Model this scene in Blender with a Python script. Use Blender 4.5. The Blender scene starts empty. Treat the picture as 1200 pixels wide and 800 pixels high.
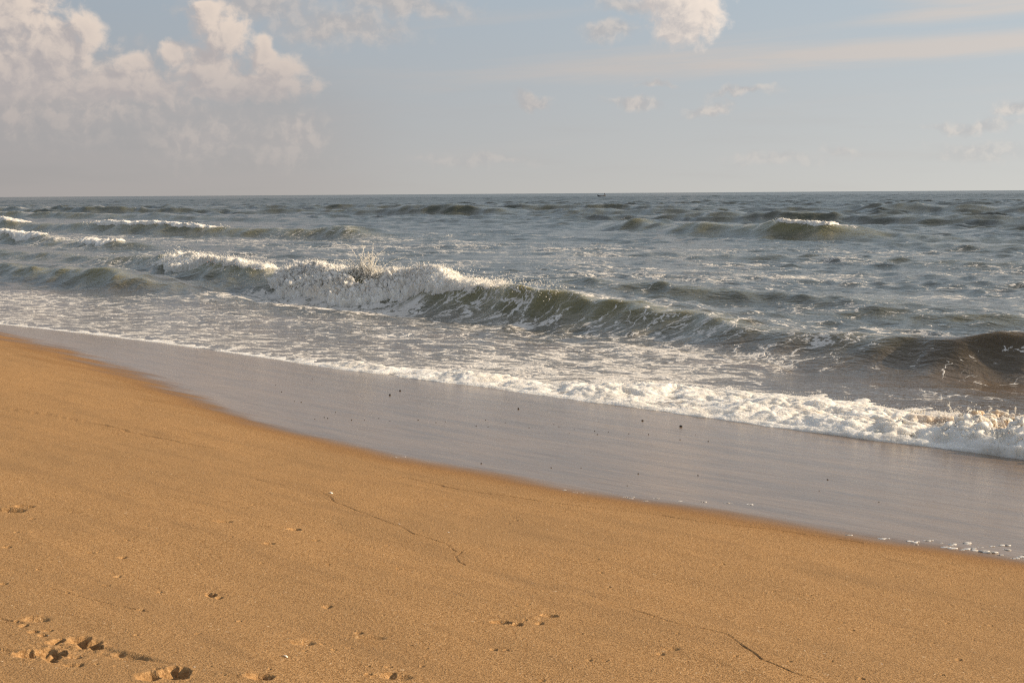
import bpy, math, random
import numpy as np
from mathutils import Matrix, Vector

S = bpy.context.scene
random.seed(7)
RNG = np.random.default_rng(11)

# ------------------------------------------------------------------ camera
FPX, CAM_H = 1650.0, 2.6
ROLL, PITCH = math.atan(8 / 1200), math.atan(173 / 1650)
cd = bpy.data.cameras.new('camera')
cd.sensor_width = 36.0
cd.lens = 36.0 * FPX / 1200.0
cd.clip_start, cd.clip_end = 0.1, 120000.0
cam = bpy.data.objects.new('camera', cd)
S.collection.objects.link(cam)
_c, _s, _cp, _sp = math.cos(ROLL), math.sin(ROLL), math.cos(PITCH), math.sin(PITCH)
R_ = Vector((_c, -_s * _sp, -_s * _cp)); U_ = Vector((_s, _c * _sp, _c * _cp)); B_ = Vector((0, -_cp, _sp))
cam.matrix_world = Matrix(((R_.x, U_.x, B_.x, 0), (R_.y, U_.y, B_.y, 0), (R_.z, U_.z, B_.z, CAM_H), (0, 0, 0, 1)))
S.camera = cam

# ------------------------------------------------------------------ light
SUN_AZ, SUN_EL = 88.0, 21.0            # azimuth clockwise from the view direction (+Y)
S.view_settings.view_transform = 'Standard'
S.view_settings.look = 'None'
S.view_settings.gamma = 1.0
S.view_settings.use_curve_mapping = False
S.view_settings.exposure = 0.6
S.cycles.use_denoising = False
S.cycles.filter_width = 1.2
sl = bpy.data.lights.new('sun', 'SUN')
sl.energy = 4.4; sl.angle = math.radians(0.6); sl.color = (1.0, 0.80, 0.56)
so = bpy.data.objects.new('sun', sl); S.collection.objects.link(so)
_a, _e = math.radians(SUN_AZ), math.radians(SUN_EL)
sd = Vector((math.sin(_a) * math.cos(_e), math.cos(_a) * math.cos(_e), math.sin(_e)))
so.rotation_euler = sd.to_track_quat('Z', 'Y').to_euler()


# ------------------------------------------------------------------ node helper
class NT:
    def __init__(s, tree): s.t = tree; s.n = tree.nodes; s.l = tree.links
    def node(s, typ, **kw):
        n = s.n.new(typ)
        for k, v in kw.items(): setattr(n, k, v)
        return n
    def put(s, sock, v):
        if hasattr(v, 'is_output'): s.l.new(v, sock)
        else: sock.default_value = v
    def m(s, op, a, b=0.0, c=None, clamp=False):
        n = s.node('ShaderNodeMath', operation=op); n.use_clamp = clamp
        s.put(n.inputs[0], a); s.put(n.inputs[1], b)
        if c is not None: s.put(n.inputs[2], c)
        return n.outputs[0]
    def add(s, a, b): return s.m('ADD', a, b)
    def sub(s, a, b): return s.m('SUBTRACT', a, b)
    def mul(s, a, b): return s.m('MULTIPLY', a, b)
    def mx(s, a, b): return s.m('MAXIMUM', a, b)
    def mad(s, a, b, c): return s.m('MULTIPLY_ADD', a, b, c)
    def vm(s, op, a, b=(0, 0, 0), c=None, scale=None):
        n = s.node('ShaderNodeVectorMath', operation=op)
        s.put(n.inputs[0], a)
        if scale is not None: s.put(n.inputs['Scale'], scale)
        else: s.put(n.inputs[1], b)
        if c is not None: s.put(n.inputs[2], c)
        return n.outputs[1] if op in ('LENGTH', 'DOT_PRODUCT') else n.outputs[0]
    def rng(s, v, a, b, c=0.0, d=1.0, mode='SMOOTHSTEP'):
        n = s.node('ShaderNodeMapRange', interpolation_type=mode)
        for i, q in enumerate((v, a, b, c, d)): s.put(n.inputs[i], q)
        return n.outputs[0]
    def noise(s, vec, scale, detail=3.0, rough=0.5, dist=0.0, color=False, dims='3D'):
        n = s.node('ShaderNodeTexNoise', noise_dimensions=dims)
        s.put(n.inputs['Vector'], vec); s.put(n.inputs['Scale'], scale)
        n.inputs['Detail'].default_value = detail; n.inputs['Roughness'].default_value = rough
        n.inputs['Distortion'].default_value = dist
        return n.outputs['Color' if color else 'Fac']
    def voro(s, vec, scale, feature='F1', smooth=None, rnd=1.0, dims='3D'):
        n = s.node('ShaderNodeTexVoronoi', feature=feature, voronoi_dimensions=dims)
        s.put(n.inputs['Vector'], vec); s.put(n.inputs['Scale'], scale)
        n.inputs['Randomness'].default_value = rnd
        if smooth is not None: n.inputs['Smoothness'].default_value = smooth
        return n.outputs['Distance']
    def mix(s, f, a, b):
        n = s.node('ShaderNodeMix', data_type='RGBA'); s.put(n.inputs[0], f)
        for q, v in ((n.inputs[6], a), (n.inputs[7], b)):
            s.put(q, v if hasattr(v, 'is_output') else (*v, 1.0))
        return n.outputs[2]
    def xyz(s, x, y, z):
        n = s.node('ShaderNodeCombineXYZ')
        for i, v in enumerate((x, y, z)): s.put(n.inputs[i], v)
        return n.outputs[0]
    def sep(s, v):
        n = s.node('ShaderNodeSeparateXYZ'); s.put(n.inputs[0], v); return n.outputs
    def attr(s, name):
        return s.node('ShaderNodeAttribute', attribute_name=name).outputs
    def bump(s, h, dist, strength=1.0, normal=None):
        n = s.node('ShaderNodeBump'); s.put(n.inputs['Height'], h)
        s.put(n.inputs['Distance'], dist); s.put(n.inputs['Strength'], strength)
        if normal is not None: s.put(n.inputs['Normal'], normal)
        return n.outputs[0]


def new_mat(name):
    m = bpy.data.materials.new(name); m.use_nodes = True
    m.node_tree.nodes.clear()
    t = NT(m.node_tree)
    out = t.node('ShaderNodeOutputMaterial')
    return m, t, out


def princ(t, **kw):
    p = t.node('ShaderNodeBsdfPrincipled')
    for k, v in kw.items():
        q = p.inputs[k.replace('_', ' ')]
        if isinstance(v, tuple) and len(v) == 3 and q.type == 'RGBA': v = (*v, 1.0)
        t.put(q, v)
    return p


# ------------------------------------------------------------------ sky
def build_world():
    w = bpy.data.worlds.new('World'); S.world = w; w.use_nodes = True
    w.node_tree.nodes.clear()
    t = NT(w.node_tree)
    out = t.node('ShaderNodeOutputWorld'); bg = t.node('ShaderNodeBackground')
    bg.inputs['Strength'].default_value = 0.1
    sky = t.node('ShaderNodeTexSky', sky_type='NISHITA')
    sky.sun_disc = False; sky.sun_elevation = _e; sky.sun_rotation = math.radians(SUN_AZ)
    sky.altitude = 0.0; sky.air_density = 1.3; sky.dust_density = 4.0; sky.ozone_density = 1.5
    d = t.vm('NORMALIZE', t.node('ShaderNodeTexCoord').outputs['Generated'])
    x, y, z = t.sep(d)
    hyp = t.m('SQRT', t.add(t.mul(x, x), t.mul(y, y)))
    az = t.m('ARCTAN2', x, y)
    U = t.mul(az, 16.5)                               # about 100 photograph pixels to the unit
    V = t.mul(t.m('DIVIDE', z, t.mx(hyp, 0.05)), 16.5)
    P = t.xyz(U, V, 0.0)
    # broad haze: grey and mauve away from the sun, paler towards it
    toward = t.rng(az, -0.40, 0.42, mode='LINEAR')
    hz_col = t.mix(toward, (2.50, 2.37, 2.28), (4.25, 4.23, 4.00))
    hz = t.m('POWER', t.rng(V, 0.0, 3.6, 1.0, 0.0, 'LINEAR'), 1.35)
    up_col = t.mix(toward, (2.16, 2.68, 3.24), (2.80, 3.50, 4.18))
    base = t.mix(t.rng(V, 0.0, 12.0, 0.96, 0.72), sky.outputs[0], t.mix(t.rng(V, 3.0, 14.0), up_col, t.mix(toward, (2.3, 2.5, 2.75), (3.0, 3.2, 3.4))))
    base = t.mix(hz, base, hz_col)

    def px(a, b):                                     # direction measured at a point of the sky
        hor = 231 - 8 * a / 1200
        A = math.atan((a - 600) / FPX)
        return A * 16.5, (hor - b) / 100.0 * math.cos(A)

    CUM = [  # cumulus lobes: centre, half sizes (photograph pixels)
        (20, 18, 70, 52), (70, 58, 62, 34), (112, 42, 22, 26), (30, 85, 90, 40), (165, 76, 22, 14), (150, 104, 90, 26),
        (252, 22, 22, 32), (272, 48, 30, 30), (250, 84, 42, 34), (316, 66, 18, 22), (332, 84, 34, 20), (300, 104, 84, 22),
        (215, 64, 18, 14), (812, 22, 42, 40), (785, 2, 44, 32), (790, 36, 30, 22)]
    SOFT = [(712, 38, 36, 14), (740, 10, 40, 12), (310, 14, 84, 30), (400, 38, 100, 27), (470, 10, 92, 18), (352, 166, 46, 30), (330, 182, 40, 20), (235, 168, 74, 34),
            (830, 128, 34, 11), (872, 111, 50, 7), (742, 126, 40, 8), (1135, 146, 60, 9), (1190, 128, 34, 10),
            (768, 104, 28, 6), (980, 176, 26, 6), (905, 190, 60, 10), (1150, 178, 60, 14), (630, 118, 26, 9), (560, 190, 80, 12),
            (60, 112, 210, 62)]

    wv = t.vm('SUBTRACT', t.noise(t.vm('ADD', P, (2.0, 3.1, 2.0)), 1.7, 3, 0.6, color=True), (0.5, 0.5, 0.5))

    def lobes_field(q, lobes):
        acc = None
        for (a, b, rx, ry) in lobes:
            cu, cv = px(a, b)
            l = t.vm('LENGTH', t.vm('MULTIPLY_ADD', q, (100 / rx, 100 / ry, 0), (-cu * 100 / rx, -cv * 100 / ry, 0)))
            if acc is None: acc = l
            else:
                n = t.node('ShaderNodeMath', operation='SMOOTH_MIN')
                t.put(n.inputs[0], acc); t.put(n.inputs[1], l); n.inputs[2].default_value = 0.35
                acc = n.outputs[0]
        return t.mx(t.sub(1.0, acc), -2.0)

    def puff(q, sc, seed):
        bil = t.sub(1.0, t.voro(t.vm('ADD', q, (seed, 0, 0)), sc * 2.6, 'F1', dims='2D'))
        fb = t.noise(t.vm('ADD', q, (seed * 2, 7.7, 0)), sc * 2.6, 8, 0.60)
        return t.add(t.mul(t.sub(bil, 0.55), 0.30), t.mul(t.sub(fb, 0.5), 1.9))

    # --- cumulus with light from the right
    Pw = t.vm('ADD', P, t.vm('SCALE', wv, scale=0.30)); off = (0.11, 0.085, 0)
    b0, b1 = lobes_field(Pw, CUM), lobes_field(t.vm('ADD', Pw, (0.20, 0.15, 0)), CUM)
    f0, f1 = puff(Pw, 2.3, 2.0), puff(t.vm('ADD', Pw, off), 2.3, 2.0)
    d0 = t.add(b0, t.mul(f0, 0.62))
    a_c = t.rng(d0, -0.14, 0.52)
    lit = t.rng(t.add(t.mul(t.sub(b0, b1), 0.75), t.mul(t.sub(f0, f1), 0.85)), -0.42, 0.60)
    lit = t.mul(lit, t.rng(V, 0.8, 2.1, 0.25, 1.0))
    lit = t.mul(lit, t.rng(d0, 0.3, 1.3, 1.0, 0.7))
    lit = t.mul(t.add(lit, t.rng(d0, 0.55, 0.05, 0.0, 0.16)), t.rng(U, -10.2, -8.0, 0.9, 1.0))
    cl = t.mix(lit, (2.95, 2.72, 2.70), (5.2, 4.40, 3.78))
    cl = t.mix(t.rng(az, -0.1, 0.15), cl, t.mix(lit, (3.7, 3.45, 3.35), (6.0, 5.2, 4.5)))
    a_c = t.mul(a_c, t.rng(V, 0.45, 1.5, 0.10, 0.96))
    # --- soft clouds
    e0 = t.add(lobes_field(t.vm('ADD', P, t.vm('SCALE', wv, scale=0.55)), SOFT), t.mul(f0, 0.55))
    a_s = t.mul(t.rng(e0, -0.20, 0.85), 0.74)
    a_s = t.mul(a_s, t.rng(V, 0.1, 1.0, 0.30, 1.0))
    lit2 = t.rng(t.sub(f0, f1), -0.30, 0.40)
    cs = t.mix(toward, t.mix(lit2, (2.85, 2.62, 2.55), (3.40, 3.00, 2.80)), t.mix(lit2, (3.35, 3.3, 3.3), (5.0, 4.55, 4.1)))
    # --- streaked high cloud, thicker on the right
    sv = t.vm('MULTIPLY', t.vm('ADD', t.xyz(t.sub(U, 0.0), t.sub(V, t.mul(U, 0.055)), 0.0), (0, 0, 3.0)), (0.22, 3.2, 1.0))
    st = t.noise(sv, 1.0, 6, 0.6, 0.35)
    band = t.mx(t.rng(t.m('ABSOLUTE', t.sub(t.sub(V, t.mul(U, 0.035)), 1.38)), 0.0, 0.34, 1.0, 0.0),
                t.mul(t.rng(t.m('ABSOLUTE', t.sub(t.sub(V, t.mul(t.sub(U, 4.0), 0.07)), 1.95)), 0.0, 0.34, 1.0, 0.0), t.rng(U, 3.4, 5.0)))
    band = t.mul(band, t.rng(U, -2.0, 2.5))
    a_z = t.mul(t.rng(t.add(st, t.mul(band, 0.28)), 0.50, 0.86), t.add(t.mul(band, 0.75), 0.34))
    col = t.mix(a_z, base, t.mix(toward, (2.7, 2.6, 2.6), (4.35, 4.05, 3.8)))
    # thin horizontal layering low in the sky
    lay = t.noise(t.vm('MULTIPLY', P, (0.35, 3.0, 1)), 1.3, 5, 0.55)
    col = t.mix(t.mul(t.rng(lay, 0.45, 0.75), t.rng(V, 0.2, 2.2, 0.22, 0.0)), col, t.mix(toward, (2.35, 2.15, 2.12), (3.5, 3.4, 3.3)))
    # grey bank under the left-hand clouds
    bank = t.mul(t.rng(t.add(V, t.mul(t.sub(t.noise(P, 1.4, 5, 0.6), 0.5), 0.9)), 0.9, 1.75, 1.0, 0.0), t.rng(U, -2.9, -0.9, 0.55, 0.0))
    col = t.mix(t.mul(bank, 0.7), col, t.mix(t.rng(lay, 0.35, 0.65), (2.42, 2.20, 2.12), (2.68, 2.42, 2.32)))
    col = t.mix(a_s, col, cs)
    col = t.mix(a_c, col, cl)
    # above and behind: scattered broken cloud
    hv = t.xyz(t.m('DIVIDE', x, t.mx(z, 0.08)), t.m('DIVIDE', y, t.mx(z, 0.08)), 1.0)
    hc = t.noise(hv, 0.9, 4, 0.58)
    up = t.mix(t.mul(t.rng(hc, 0.47, 0.68), t.rng(V, 3.0, 7.0, 0.0, 0.7)), base, (3.6, 3.4, 3.3))
    bg2 = t.node('ShaderNodeBackground'); bg2.inputs['Strength'].default_value = 0.1
    t.l.new(up, bg2.inputs['Color']); t.l.new(col, bg.inputs['Color'])
    ms = t.node('ShaderNodeMixShader')
    t.put(ms.inputs[0], t.m('MULTIPLY', t.rng(V, 3.4, 5.0, 1.0, 0.0), t.rng(t.m('ABSOLUTE', az), 0.75, 1.0, 1.0, 0.0)))
    t.l.new(bg2.outputs[0], ms.inputs[1]); t.l.new(bg.outputs[0], ms.inputs[2]); t.l.new(ms.outputs[0], out.inputs[0])
    w.cycles.sampling_method = 'MANUAL'; w.cycles.sample_map_resolution = 256


build_world()


# ------------------------------------------------------------------ numpy noise
def _hash(ix, iy, seed):
    n = ix.astype(np.int64) * 374761393 + iy.astype(np.int64) * 668265263 + seed * 144269504
    n &= 0xFFFFFFFF
    n = ((n ^ (n >> 13)) * 1274126177) & 0xFFFFFFFF
    n ^= n >> 16
    return (n & 0xFFFFFF).astype(np.float32) / 16777216.0


def perlin(x, y, seed=0):
    x0 = np.floor(x); y0 = np.floor(y); fx = x - x0; fy = y - y0
    u = fx * fx * fx * (fx * (fx * 6 - 15) + 10); v = fy * fy * fy * (fy * (fy * 6 - 15) + 10)
    def g(dx, dy):
        a = _hash(x0 + dx, y0 + dy, seed) * (2 * np.pi)
        return np.cos(a) * (fx - dx) + np.sin(a) * (fy - dy)
    a = g(0, 0); b = g(1, 0); c = g(0, 1); d = g(1, 1)
    return 1.5 * ((a + u * (b - a)) * (1 - v) + (c + u * (d - c)) * v)      # about -1..1


def fbm(x, y, octv=4, seed=0, gain=0.5):
    o = 0; amp = 1.0; tot = 0
    for i in range(octv):
        o = o + amp * perlin(x * 2 ** i, y * 2 ** i, seed + i * 17); tot += amp; amp *= gain
    return o / tot * 1.3


def worley(x, y, seed=0):
    x0 = np.floor(x); y0 = np.floor(y); best = np.full(x.shape, 9.0); rid = np.zeros(x.shape)
    for dx in (-1, 0, 1):
        for dy in (-1, 0, 1):
            cx = x0 + dx; cy = y0 + dy
            px = cx + _hash(cx, cy, seed); py = cy + _hash(cx, cy, seed + 91)
            dd = (px - x) ** 2 + (py - y) ** 2
            k = dd < best
            best = np.where(k, dd, best)
            rid = np.where(k, _hash(cx, cy, seed + 37), rid)
    return np.sqrt(best), rid


def lumps(x, y, seed=0):
    d, r = worley(x, y, seed)
    return np.maximum(0, 1 - (d / (0.62 + 0.38 * r)) ** 2) ** 0.8 * (0.45 + 0.55 * r)


def sstep(a, b, x):
    q = np.clip((x - a) / (b - a), 0, 1); return q * q * (3 - 2 * q)


def bell(x, c, w): return np.exp(-((x - c) / w) ** 2)


def smooth_knots(pts):                     # gentle interpolation through (s, value) knots
    p = np.array(sorted(pts), float)
    xs = np.linspace(p[0, 0] - 20, p[-1, 0] + 20, 4000)
    ys = np.interp(xs, p[:, 0], p[:, 1])
    k = np.hanning(91); k /= k.sum()
    ys = np.convolve(np.pad(ys, 45, mode='edge'), k, 'valid')
    return lambda s: np.interp(s, xs, ys)


Q = math.sqrt(0.5)                          # s runs along the shore (left, away), t runs out to sea (right, away)


def xy2st(x, y): return (y - x) * Q, (x + y) * Q
def st2xy(s, t): return (t - s) * Q, (s + t) * Q


def ray(px, py):
    a = (px - 600) / FPX; b = -(py - 400) / FPX
    v = R_ * a + U_ * b - B_
    return v


def at(px, py, z):
    v = ray(px, py); k = (z - CAM_H) / v.z
    return v.x * k, v.y * k


# ------------------------------------------------------------------ the shore profile
t_wet = smooth_knots([(-30, 9.5), (-5, 8.9), (3.8, 8.37), (5.6, 8.1), (6.6, 7.95), (7.84, 7.83), (9.47, 7.86), (11.1, 7.96), (13, 8.3),
                      (15.35, 8.96), (18, 9.56), (20.2, 10.06), (22.8, 10.59), (30, 11.2), (60, 11.5), (400, 11.5)])
_te = smooth_knots([(-40, 13.0), (0, 13.0), (6, 12.88), (6.9, 12.95), (7.75, 12.78), (8.8, 12.7), (9.9, 12.68), (11.4, 12.92), (13, 13.02), (13.9, 12.95),
                    (15.3, 12.7), (16.1, 12.58), (17.0, 12.68), (17.6, 12.85), (18.7, 12.93), (21.3, 12.98), (24.3, 12.97), (27.3, 12.7), (31, 12.5), (60, 12.6), (400, 12.6)])


def t_edge(s): return _te(s) + 0.05 * perlin(s * 1.3, s * 0 + 3.3, 5) + 0.02 * perlin(s * 5, s * 0 + 1.3, 6)


def sand_base(s, t):
    tw = t_wet(s); te = _te(s)
    up = 0.30 + 0.080 * (tw - t)
    up = np.where(up > 1.15, 1.15 + 0.4 * (1 - np.exp(-(up - 1.15) / 0.4)), up)
    mid = 0.30 - 0.25 * (t - tw) / (te - tw)
    low = 0.05 - 0.065 * (t - te)
    low = np.where(low < -1.5, -1.5 - 2.5 * (1 - np.exp((low + 1.5) / 2.5)), low)
    k = 0.15
    z = np.where(t < tw, up, np.where(t < te, mid, low))
    return z


def sand_hit(px, py):
    z = 0.5
    for _ in range(30):
        x, y = at(px, py, z); s, t = xy2st(np.array([x]), np.array([y])); z = float(sand_base(s, t)[0])
    return x, y, z


# ------------------------------------------------------------------ mesh helpers
def mesh_obj(name, co, faces, mat=None, attrs=None, smooth=True, vecs=None):
    me = bpy.data.meshes.new(name)
    n = len(co); faces = np.asarray(faces, np.int32); nf, k = faces.shape
    me.vertices.add(n); me.vertices.foreach_set('co', np.asarray(co, np.float32).ravel())
    me.loops.add(nf * k); me.loops.foreach_set('vertex_index', faces.ravel())
    me.polygons.add(nf); me.polygons.foreach_set('loop_start', np.arange(0, nf * k, k, dtype=np.int32))
    if smooth: me.polygons.foreach_set('use_smooth', np.ones(nf, bool))
    for an, av in (attrs or {}).items():
        a = me.attributes.new(an, 'FLOAT', 'POINT'); a.data.foreach_set('value', np.asarray(av, np.float32).ravel())
    for an, av in (vecs or {}).items():
        a = me.attributes.new(an, 'FLOAT_VECTOR', 'POINT'); a.data.foreach_set('vector', np.asarray(av, np.float32).ravel())
    me.update(calc_edges=True)
    if mat: me.materials.append(mat)
    o = bpy.data.objects.new(name, me); S.collection.objects.link(o)
    return o


def grid_faces(nr, nc, keep=None, wrap=False):
    i, j = np.meshgrid(np.arange(nr - 1), np.arange(nc if wrap else nc - 1), indexing='ij')
    j2 = (j + 1) % nc
    f = np.stack([i * nc + j, i * nc + j2, (i + 1) * nc + j2, (i + 1) * nc + j], -1).reshape(-1, 4)
    if keep is not None:
        f = f[keep.ravel()[f].any(1)]
    return f


def compact(co, f, attrs, vecs):
    used = np.zeros(len(co), bool); used[f.ravel()] = True
    idx = np.cumsum(used) - 1
    return co[used], idx[f], {k: v.ravel()[used] for k, v in attrs.items()}, {k: v.reshape(-1, 3)[used] for k, v in vecs.items()}


def tag(o, label=None, cat=None, group=None, kind=None):
    if label: o['label'] = label
    if cat: o['category'] = cat
    if group: o['group'] = group
    if kind: o['kind'] = kind
    return o


def rows(*segs):
    out = [segs[0][0]]
    for a, b, step, mode in segs:
        r = out[-1]
        while r < b:
            r = r * (1 + step) if mode == 'g' else r + step
            out.append(r)
    return np.array(out)


def angles(half, step):
    fine = np.arange(-half, half + step / 2, step)
    rest = np.arange(half + 0.004, 2 * math.pi - half - 0.004, 0.0)if False else None
    a = half; st = step; left = []
    while a < math.pi - 0.12:
        st = min(st * 1.25, 0.06); a += st; left.append(a)
    left = np.array(left)
    th = np.concatenate([-left[::-1], fine, left])
    return th


# ------------------------------------------------------------------ materials
def sand_material():
    m, t, out = new_mat('sand')
    pos = t.node('ShaderNodeNewGeometry').outputs['Position']
    wet = t.attr('wet')['Fac']; mark = t.attr('mark')['Fac']
    x, y, z = t.sep(pos)
    s = t.mul(t.sub(y, x), Q); tt = t.mul(t.add(x, y), Q)
    stv = t.xyz(s, tt, 0.0)
    sv = t.vm('MULTIPLY', stv, (0.35, 2.4, 1))
    streak = t.noise(sv, 1.6, 6, 0.6)
    wn = t.add(wet, t.mul(t.sub(t.noise(t.vm('MULTIPLY', stv, (0.22, 2.2, 1)), 2.2, 5, 0.6), 0.5), t.rng(s, 8.0, 16.0, 0.10, 0.75)))
    damp = t.rng(wn, 0.02, 0.50)          # dark damp sand
    gloss = t.rng(wn, 0.24, 0.72)         # standing film of water
    g1 = t.noise(pos, 62.0, 3, 0.75); g2 = t.noise(pos, 135.0, 1, 0.5); big = t.noise(pos, 0.55, 5, 0.6)
    cell = t.voro(pos, 190.0)
    c = t.mix(t.rng(g1, 0.30, 0.70), (0.246, 0.131, 0.051), (0.492, 0.297, 0.137))
    c = t.mix(t.rng(g2, 0.60, 0.78), c, (0.62, 0.43, 0.25))
    c = t.mix(t.rng(g2, 0.40, 0.26), c, (0.15, 0.078, 0.033))
    c = t.mix(t.mul(t.rng(big, 0.38, 0.68), 0.45), c, (0.30, 0.185, 0.090))
    c = t.mix(t.mul(t.rng(streak, 0.48, 0.70), 0.42), c, (0.255, 0.155, 0.076))
    sp = t.noise(t.vm('ADD', pos, (7, 3, 0)), 48.0, 2, 0.6)
    c = t.mix(t.mul(t.rng(sp, 0.66, 0.71), 0.5), c, (0.10, 0.05, 0.025))
    c = t.mix(t.mul(t.rng(sp, 0.30, 0.26), 0.7), c, (0.75, 0.6, 0.42))
    c = t.mix(mark, c, (0.13, 0.065, 0.028))
    dc = t.mix(t.rng(g1, 0.3, 0.7), (0.215, 0.108, 0.039), (0.345, 0.186, 0.075))
    c = t.mix(damp, c, dc)
    wc = t.mix(t.rng(streak, 0.35, 0.7), (0.228, 0.150, 0.088), (0.150, 0.100, 0.063))
    wc = t.mix(t.mul(t.rng(t.noise(t.vm('MULTIPLY', stv, (0.5, 9, 1)), 3.0, 6, 0.65), 0.48, 0.70), t.rng(tt, 9.0, 12.5, 0.28, 0.9)), wc, (0.066, 0.047, 0.038))
    c = t.mix(gloss, c, wc)
    rough = t.rng(gloss, 0, 1, 0.92, 0.13, 'LINEAR')
    rough = t.add(rough, t.mul(t.mul(t.sub(t.noise(t.vm('MULTIPLY', stv, (0.6, 6, 1)), 3.0, 6, 0.65), 0.45), gloss), 0.42))
    h = t.add(t.mul(g1, 0.7), t.mul(g2, 0.5))
    hd = t.mul(t.rng(gloss, 0, 1, 0.0068, 0.00010, 'LINEAR'), 1.0)
    wr = t.noise(t.vm('MULTIPLY', stv, (1.0, 3.0, 1)), 7.0, 4, 0.6)
    nb = t.bump(h, hd)
    nb = t.bump(wr, t.mul(gloss, 0.0030), 1.0, nb)
    p = princ(t, Base_Color=c, Roughness=rough, IOR=1.36, Normal=nb)
    t.put(p.inputs['Specular IOR Level'], t.rng(gloss, 0, 1, 0.12, 0.62, 'LINEAR'))
    t.l.new(p.outputs[0], out.inputs[0])
    return m


def foam_color(t, pos):
    return t.mix(t.rng(t.noise(pos, 1.7, 4, 0.6), 0.3, 0.7), (0.72, 0.69, 0.65), (0.60, 0.565, 0.52))


def sea_material():
    m, t, out = new_mat('sea_water')
    stv = t.attr('st')['Vector']; foam = t.attr('foam')['Fac']; face = t.attr('face')['Fac']
    sed = t.attr('sed')['Fac']; crest = t.attr('crest')['Fac']
    pos = t.node('ShaderNodeNewGeometry').outputs['Position']
    dist = t.vm('LENGTH', pos)
    # water colour: silty near the sand, lighter olive painted into the crests as sun shining through, grey green outside
    c = t.mix(sed, (0.042, 0.050, 0.040), (0.118, 0.086, 0.057))
    silt = t.noise(t.vm('MULTIPLY', stv, (0.5, 0.9, 1)), 0.8, 5, 0.6)
    c = t.mix(t.mul(t.mul(t.rng(silt, 0.50, 0.70), t.rng(sed, 0.35, 0.8)), t.rng(crest, 0.05, 0.4, 0.8, 0.0)), c, (0.150, 0.098, 0.056))
    c = t.mix(crest, c, t.mix(t.rng(sed, 0.3, 0.75), (0.245, 0.220, 0.105), (0.112, 0.084, 0.050)))
    # foam lace
    warp = t.vm('SCALE', t.vm('SUBTRACT', t.noise(stv, 0.9, 4, 0.6, color=True), (0.5, 0.5, 0.5)), scale=1.5)
    warp2 = t.vm('SCALE', t.vm('SUBTRACT', t.noise(stv, 5.0, 3, 0.6, color=True), (0.5, 0.5, 0.5)), scale=0.28)
    q0 = t.vm('ADD', t.vm('ADD', stv, warp), warp2)
    qa = t.vm('MULTIPLY', q0, (0.95, 1.9, 1.0)); qb = t.vm('MULTIPLY', q0, (1.9, 0.75, 1.0))
    n = t.node('ShaderNodeMix', data_type='VECTOR'); t.put(n.inputs[0], t.rng(face, 0.45, 0.55)); t.put(n.inputs[4], qa); t.put(n.inputs[5], qb)
    q = n.outputs[1]
    e1 = t.rng(t.voro(q, 1.15, 'DISTANCE_TO_EDGE', dims='2D'), 0.0, 0.34, 1.0, 0.0, 'LINEAR')
    e2 = t.rng(t.voro(t.vm('ADD', q, (4.4, 9.1, 0)), 3.3, 'DISTANCE_TO_EDGE', dims='2D'), 0.0, 0.36, 1.0, 0.0, 'LINEAR')
    e3 = t.rng(t.voro(t.vm('ADD', q, (1.4, 2.1, 0)), 8.5, 'DISTANCE_TO_EDGE', dims='2D'), 0.0, 0.40, 1.0, 0.0, 'LINEAR')
    nf = t.noise(q, 1.5, 7, 0.62)
    p = t.add(t.mul(e1, 0.32), t.add(t.mul(e2, 0.33), t.mul(e3, 0.12)))
    p = t.add(p, t.mul(t.sub(nf, 0.34), 0.85))
    th = t.sub(1.04, foam)
    soft = t.rng(foam, 0.2, 0.9, 0.09, 0.22, 'LINEAR')
    mask = t.rng(p, th, t.add(th, soft))
    mask = t.mul(mask, t.rng(foam, 0.015, 0.09))
    thin = t.mul(t.rng(p, t.sub(th, 0.30), th), t.rng(foam, 0.1, 0.6, 0.0, 0.10))   # milky veil between the streaks
    mask = t.mx(mask, thin)
    # ripples
    rp = t.vm('MULTIPLY', stv, (0.55, 1.0, 1))
    r1 = t.noise(rp, 2.6, 4, 0.6, 0.6); r2 = t.noise(rp, 9.0, 3, 0.55, 0.4); r3 = t.noise(rp, 0.42, 4, 0.6, 0.5)
    near = t.rng(dist, 15, 60, 0.55, 1.0)
    calm = t.rng(sed, 0.55, 0.95, 1.0, 0.7)
    nb = t.bump(r1, t.mul(t.mul(near, calm), 0.072))
    nb = t.bump(r2, t.mul(calm, 0.028), 1.0, nb)
    nb = t.bump(r3, t.rng(dist, 150, 600, 0.0, 0.75, 'LINEAR'), 1.0, nb)
    nb = t.bump(p, t.mul(mask, 0.03), 1.0, nb)
    w = princ(t, Base_Color=c, Roughness=t.rng(dist, 20, 500, 0.07, 0.24, 'LINEAR'), IOR=1.333, Normal=nb)
    t.put(w.inputs['Subsurface Weight'], t.mul(crest, 0.9))
    w.inputs['Subsurface Radius'].default_value = (0.9, 0.8, 0.35)
    w.inputs['Subsurface Scale'].default_value = 0.55
    f = princ(t, Base_Color=foam_color(t, pos), Roughness=0.75, Normal=nb)
    f.inputs['Specular IOR Level'].default_value = 0.3
    ms = t.node('ShaderNodeMixShader'); t.put(ms.inputs[0], mask)
    t.l.new(w.outputs[0], ms.inputs[1]); t.l.new(f.outputs[0], ms.inputs[2]); t.l.new(ms.outputs[0], out.inputs[0])
    return m


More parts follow.
